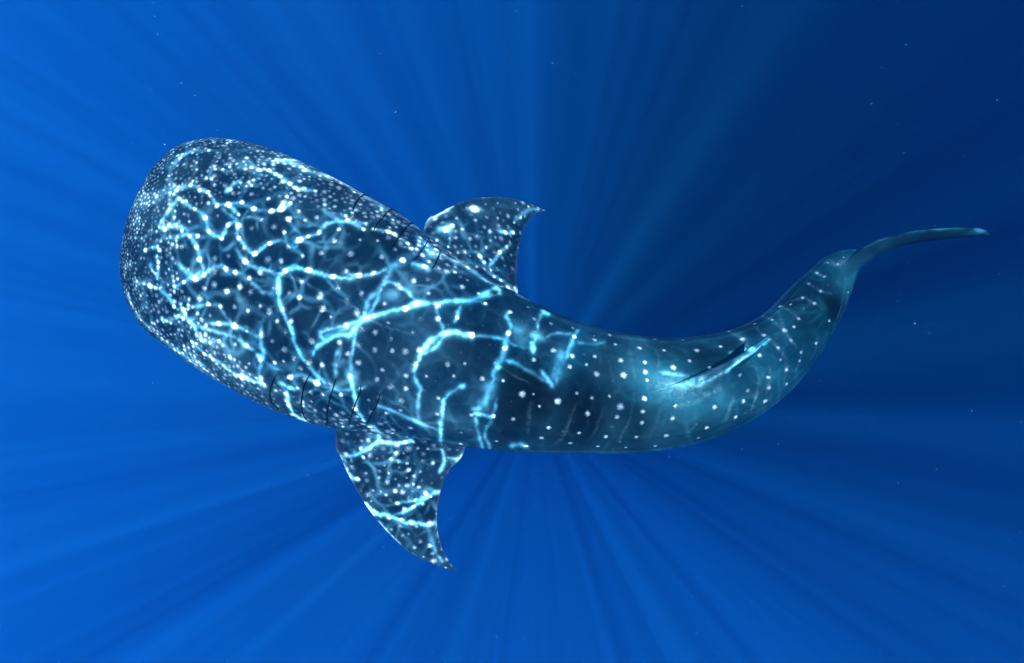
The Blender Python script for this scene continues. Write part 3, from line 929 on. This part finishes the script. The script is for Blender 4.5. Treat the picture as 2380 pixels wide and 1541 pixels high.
for gx, gy, gr in ((480, 480, 230), (460, 690, 220), (640, 600, 220), (760, 900, 120), (1000, 570, 130), (950, 1100, 180)):
    co, idx, dist = kd2.find((gx, gy, 0.0))
    c2 = to_surface(V[idx])
    d2 = ((GX - c2[0]) ** 2 + (GY - c2[1]) ** 2) / (gr * S * 0.9) ** 2
    headm = np.maximum(headm, np.exp(-d2 ** 1.5))
# the traced web belongs to the water over the shark; blend to the open-sea ripple outside
cx_, cy2 = (lo + hi) / 2
ax_, ay_ = (hi - lo) / 2
edge = np.maximum(np.abs(GX - cx_) / ax_, np.abs(GY - cy2) / ay_)
near = np.clip((1.0 - edge) / 0.12, 0, 1)


def surface_material():
    m = Mat('rippled_surface')
    co = m.n('ShaderNodeTexCoord')
    pos = co.outputs['Object']
    n0 = m.n('ShaderNodeTexNoise', Scale=0.30, Detail=1.0)
    m.l(pos, n0.inputs['Vector'])
    n1 = m.n('ShaderNodeTexNoise', Scale=0.95, Detail=2.0, Roughness=0.55)
    m.l(pos, n1.inputs['Vector'])
    n2 = m.n('ShaderNodeTexNoise', Scale=1.9, Detail=2.0)
    m.l(pos, n2.inputs['Vector'])
    n6 = m.n('ShaderNodeTexNoise', Scale=2.1, Detail=4.0, Roughness=0.6)
    m.l(pos, n6.inputs['Vector'])
    far = m.ramp(n6.outputs[0], 0.39, 0.62, 0.08, 0.66)
    far = m.math('MULTIPLY', far, m.ramp(n0.outputs[0], 0.35, 0.65, 0.62, 1.0))
    far = m.math('ADD', far, m.ramp(n2.outputs[0], 0.5, 0.75, 0.0, 0.35))
    wz = m.n('ShaderNodeTexNoise', Scale=3.0, Detail=2.0)
    m.l(pos, wz.inputs['Vector'])
    vm = m.n('ShaderNodeVectorMath', operation='MULTIPLY_ADD')
    m.l(wz.outputs['Color'], vm.inputs[0])
    vm.inputs[1].default_value = (0.30, 0.30, 0.0)
    m.l(pos, vm.inputs[2])
    def net(scale, width, shift):
        v_ = m.n('ShaderNodeVectorMath', operation='ADD')
        m.l(vm.outputs[0], v_.inputs[0])
        v_.inputs[1].default_value = (shift, shift * 0.7, 0.0)
        vo = m.n('ShaderNodeTexVoronoi', feature='DISTANCE_TO_EDGE', voronoi_dimensions='2D', Scale=scale)
        m.l(v_.outputs[0], vo.inputs['Vector'])
        return m.math('POWER', m.ramp(vo.outputs['Distance'], 0.0, width, 1.0, 0.0), 2.0)

    n3 = m.n('ShaderNodeTexNoise', Scale=2.6, Detail=3.0)
    m.l(pos, n3.inputs['Vector'])
    n4 = m.n('ShaderNodeTexNoise', Scale=22.0, Detail=2.0)
    m.l(pos, n4.inputs['Vector'])
    n5 = m.n('ShaderNodeTexNoise', Scale=7.0, Detail=1.0)
    m.l(pos, n5.inputs['Vector'])
    w1 = m.math('MULTIPLY', net(4.6, 0.17, 0.0), m.ramp(n3.outputs[0], 0.38, 0.62, 0.15, 1.0))
    w2 = m.math('MULTIPLY', net(8.0, 0.22, 3.3), m.ramp(n5.outputs[0], 0.42, 0.66, 0.0, 0.9))
    faint = m.math('MULTIPLY', m.math('ADD', w1, w2), m.math('ADD', 0.06, m.math('MULTIPLY', m.attr('head'), 0.42)))
    nr = m.math('MULTIPLY', m.ramp(n1.outputs[0], 0.30, 0.70, 0.010, 0.052), m.ramp(n3.outputs[0], 0.34, 0.64, 0.45, 1.5))
    nr = m.math('MULTIPLY', nr, m.math('EXPONENT', m.attr('light_patch')))
    nr = m.math('ADD', nr, faint)
    nr = m.math('ADD', nr, m.math('MULTIPLY', m.attr('caustic'), m.ramp(n4.outputs[0], 0.3, 0.7, 0.7, 1.2)))
    k = m.attr('near')
    T = m.math('ADD', m.math('MULTIPLY', k, nr), m.math('MULTIPLY', m.math('SUBTRACT', 1.0, k), far))
    cb = m.n('ShaderNodeCombineColor')
    for q in range(3):
        m.l(T, cb.inputs[q])
    tr = m.n('ShaderNodeBsdfTransparent')
    m.l(cb.outputs[0], tr.inputs['Color'])
    m.l(tr.outputs[0], m.out.inputs['Surface'])
    return m.m


surf = link_mesh('water_surface', sv, sq, surface_material())
surf['kind'] = 'structure'
surf['label'] = 'rippled sea surface overhead with a sunlight web painted into its transparency'
point_attr(surf, 'caustic', caus.ravel())
point_attr(surf, 'near', near.ravel())
point_attr(surf, 'light_patch', light_patch.ravel())
point_attr(surf, 'head', headm.ravel())

# ------------------------------------------------------------------ unseen puffs added above the sea to shade the water to the upper right
cm = Mat('shade_cloud')
cn = cm.n('ShaderNodeTexNoise', Scale=0.4, Detail=3.0)
ct = cm.n('ShaderNodeBsdfTransparent')
cd = cm.n('ShaderNodeBsdfDiffuse')
cd.inputs['Color'].default_value = (0.85, 0.86, 0.88, 1)
cmx = cm.n('ShaderNodeMixShader')
cm.l(cm.ramp(cn.outputs[0], 0.35, 0.65, 0.15, 0.46), cmx.inputs[0])
cm.l(ct.outputs[0], cmx.inputs[1])
cm.l(cd.outputs[0], cmx.inputs[2])
cm.l(cmx.outputs[0], cm.out.inputs['Surface'])
import bmesh
ib = bmesh.new()
bmesh.ops.create_icosphere(ib, subdivisions=2, radius=1.0)
iv = np.array([v.co[:] for v in ib.verts])
itri = np.array([[v.index for v in f.verts] for f in ib.faces])
ib.free()
SHADE_CLOUD_H = 45.0
cv, cf = [], []
cr = np.random.default_rng(5)
for k in range(1900):
    az = math.radians(cr.normal(31, 31))
    rr = 4.2 * math.exp(cr.random() ** 0.9 * 2.8)
    rad = rr * 0.08 * cr.uniform(0.6, 1.4)
    q = np.array([math.cos(az), math.sin(az)]) * (rr + rad)
    w_ = BASE @ Vector((q[0], q[1], 0))
    w_ = w_ - SUN_DIR * ((SHADE_CLOUD_H + cr.uniform(-3, 3) - w_.z) / -SUN_DIR.z)
    bump_ = 1 + 0.16 * cr.normal(size=len(iv))
    pts = iv * bump_[:, None] * rad * np.array([1, 1, 0.6]) + np.array(w_)
    cf.append(itri + len(iv) * k)
    cv.append(pts)
shade_cloud = link_mesh('shade_cloud', np.concatenate(cv), np.concatenate(cf), cm.m)
shade_cloud['kind'] = 'structure'
shade_cloud['label'] = 'unseen white puffs added above the sea to shade the water'

# ------------------------------------------------------------------ drifting specks
pm = Mat('marine_snow')
pb = pm.n('ShaderNodeBsdfPrincipled', Roughness=0.6)
pn = pm.n('ShaderNodeTexNoise', Scale=5.0)
pm.l(pm.mix(pn.outputs[0], (0.10, 0.24, 0.32), (0.26, 0.45, 0.52)), pb.inputs['Base Color'])
pm.l(pb.outputs[0], pm.out.inputs['Surface'])
pv, pf = [], []


def speck(p, d_, ln, th):
    d_ = np.asarray(d_, dtype=float)
    d_ /= np.linalg.norm(d_)
    u_ = np.cross(d_, [0, 0, 1.0]) + 1e-6
    u_ /= np.linalg.norm(u_)
    w_ = np.cross(d_, u_)
    b = len(pv)
    pv.extend([p + d_ * ln, p - d_ * ln, p + u_ * th, p - u_ * th, p + w_ * th, p - w_ * th])
    for e in ((0, 2, 4), (0, 4, 3), (0, 3, 5), (0, 5, 2), (1, 4, 2), (1, 3, 4), (1, 5, 3), (1, 2, 5)):
        pf.append(tuple(b + q for q in e))


for k in range(800):
    z = rng.uniform(-1.5, 2.9)
    px = 2379 * (rng.beta(1.5, 1.0) if k % 3 else rng.random())
    py = 1541 * rng.random()
    p = P3(px, py, z)
    sc_ = (D - z) / D
    big_ = rng.random() ** 3
    speck(p, (1, rng.normal(0.25, 0.3), rng.normal(0, 0.3)), (0.002 + 0.007 * big_) * sc_, (0.0005 + 0.0006 * big_) * sc_)
snow = link_mesh('marine_snow', np.array(pv), np.array(pf), pm.m, smooth=False)
snow.matrix_world = BASE
snow['kind'] = 'stuff'
snow['label'] = 'tiny pale specks drifting in the blue water'
print('SPOTS', len(big), count, 'VERTS', len(V), 'SURF', len(sv))
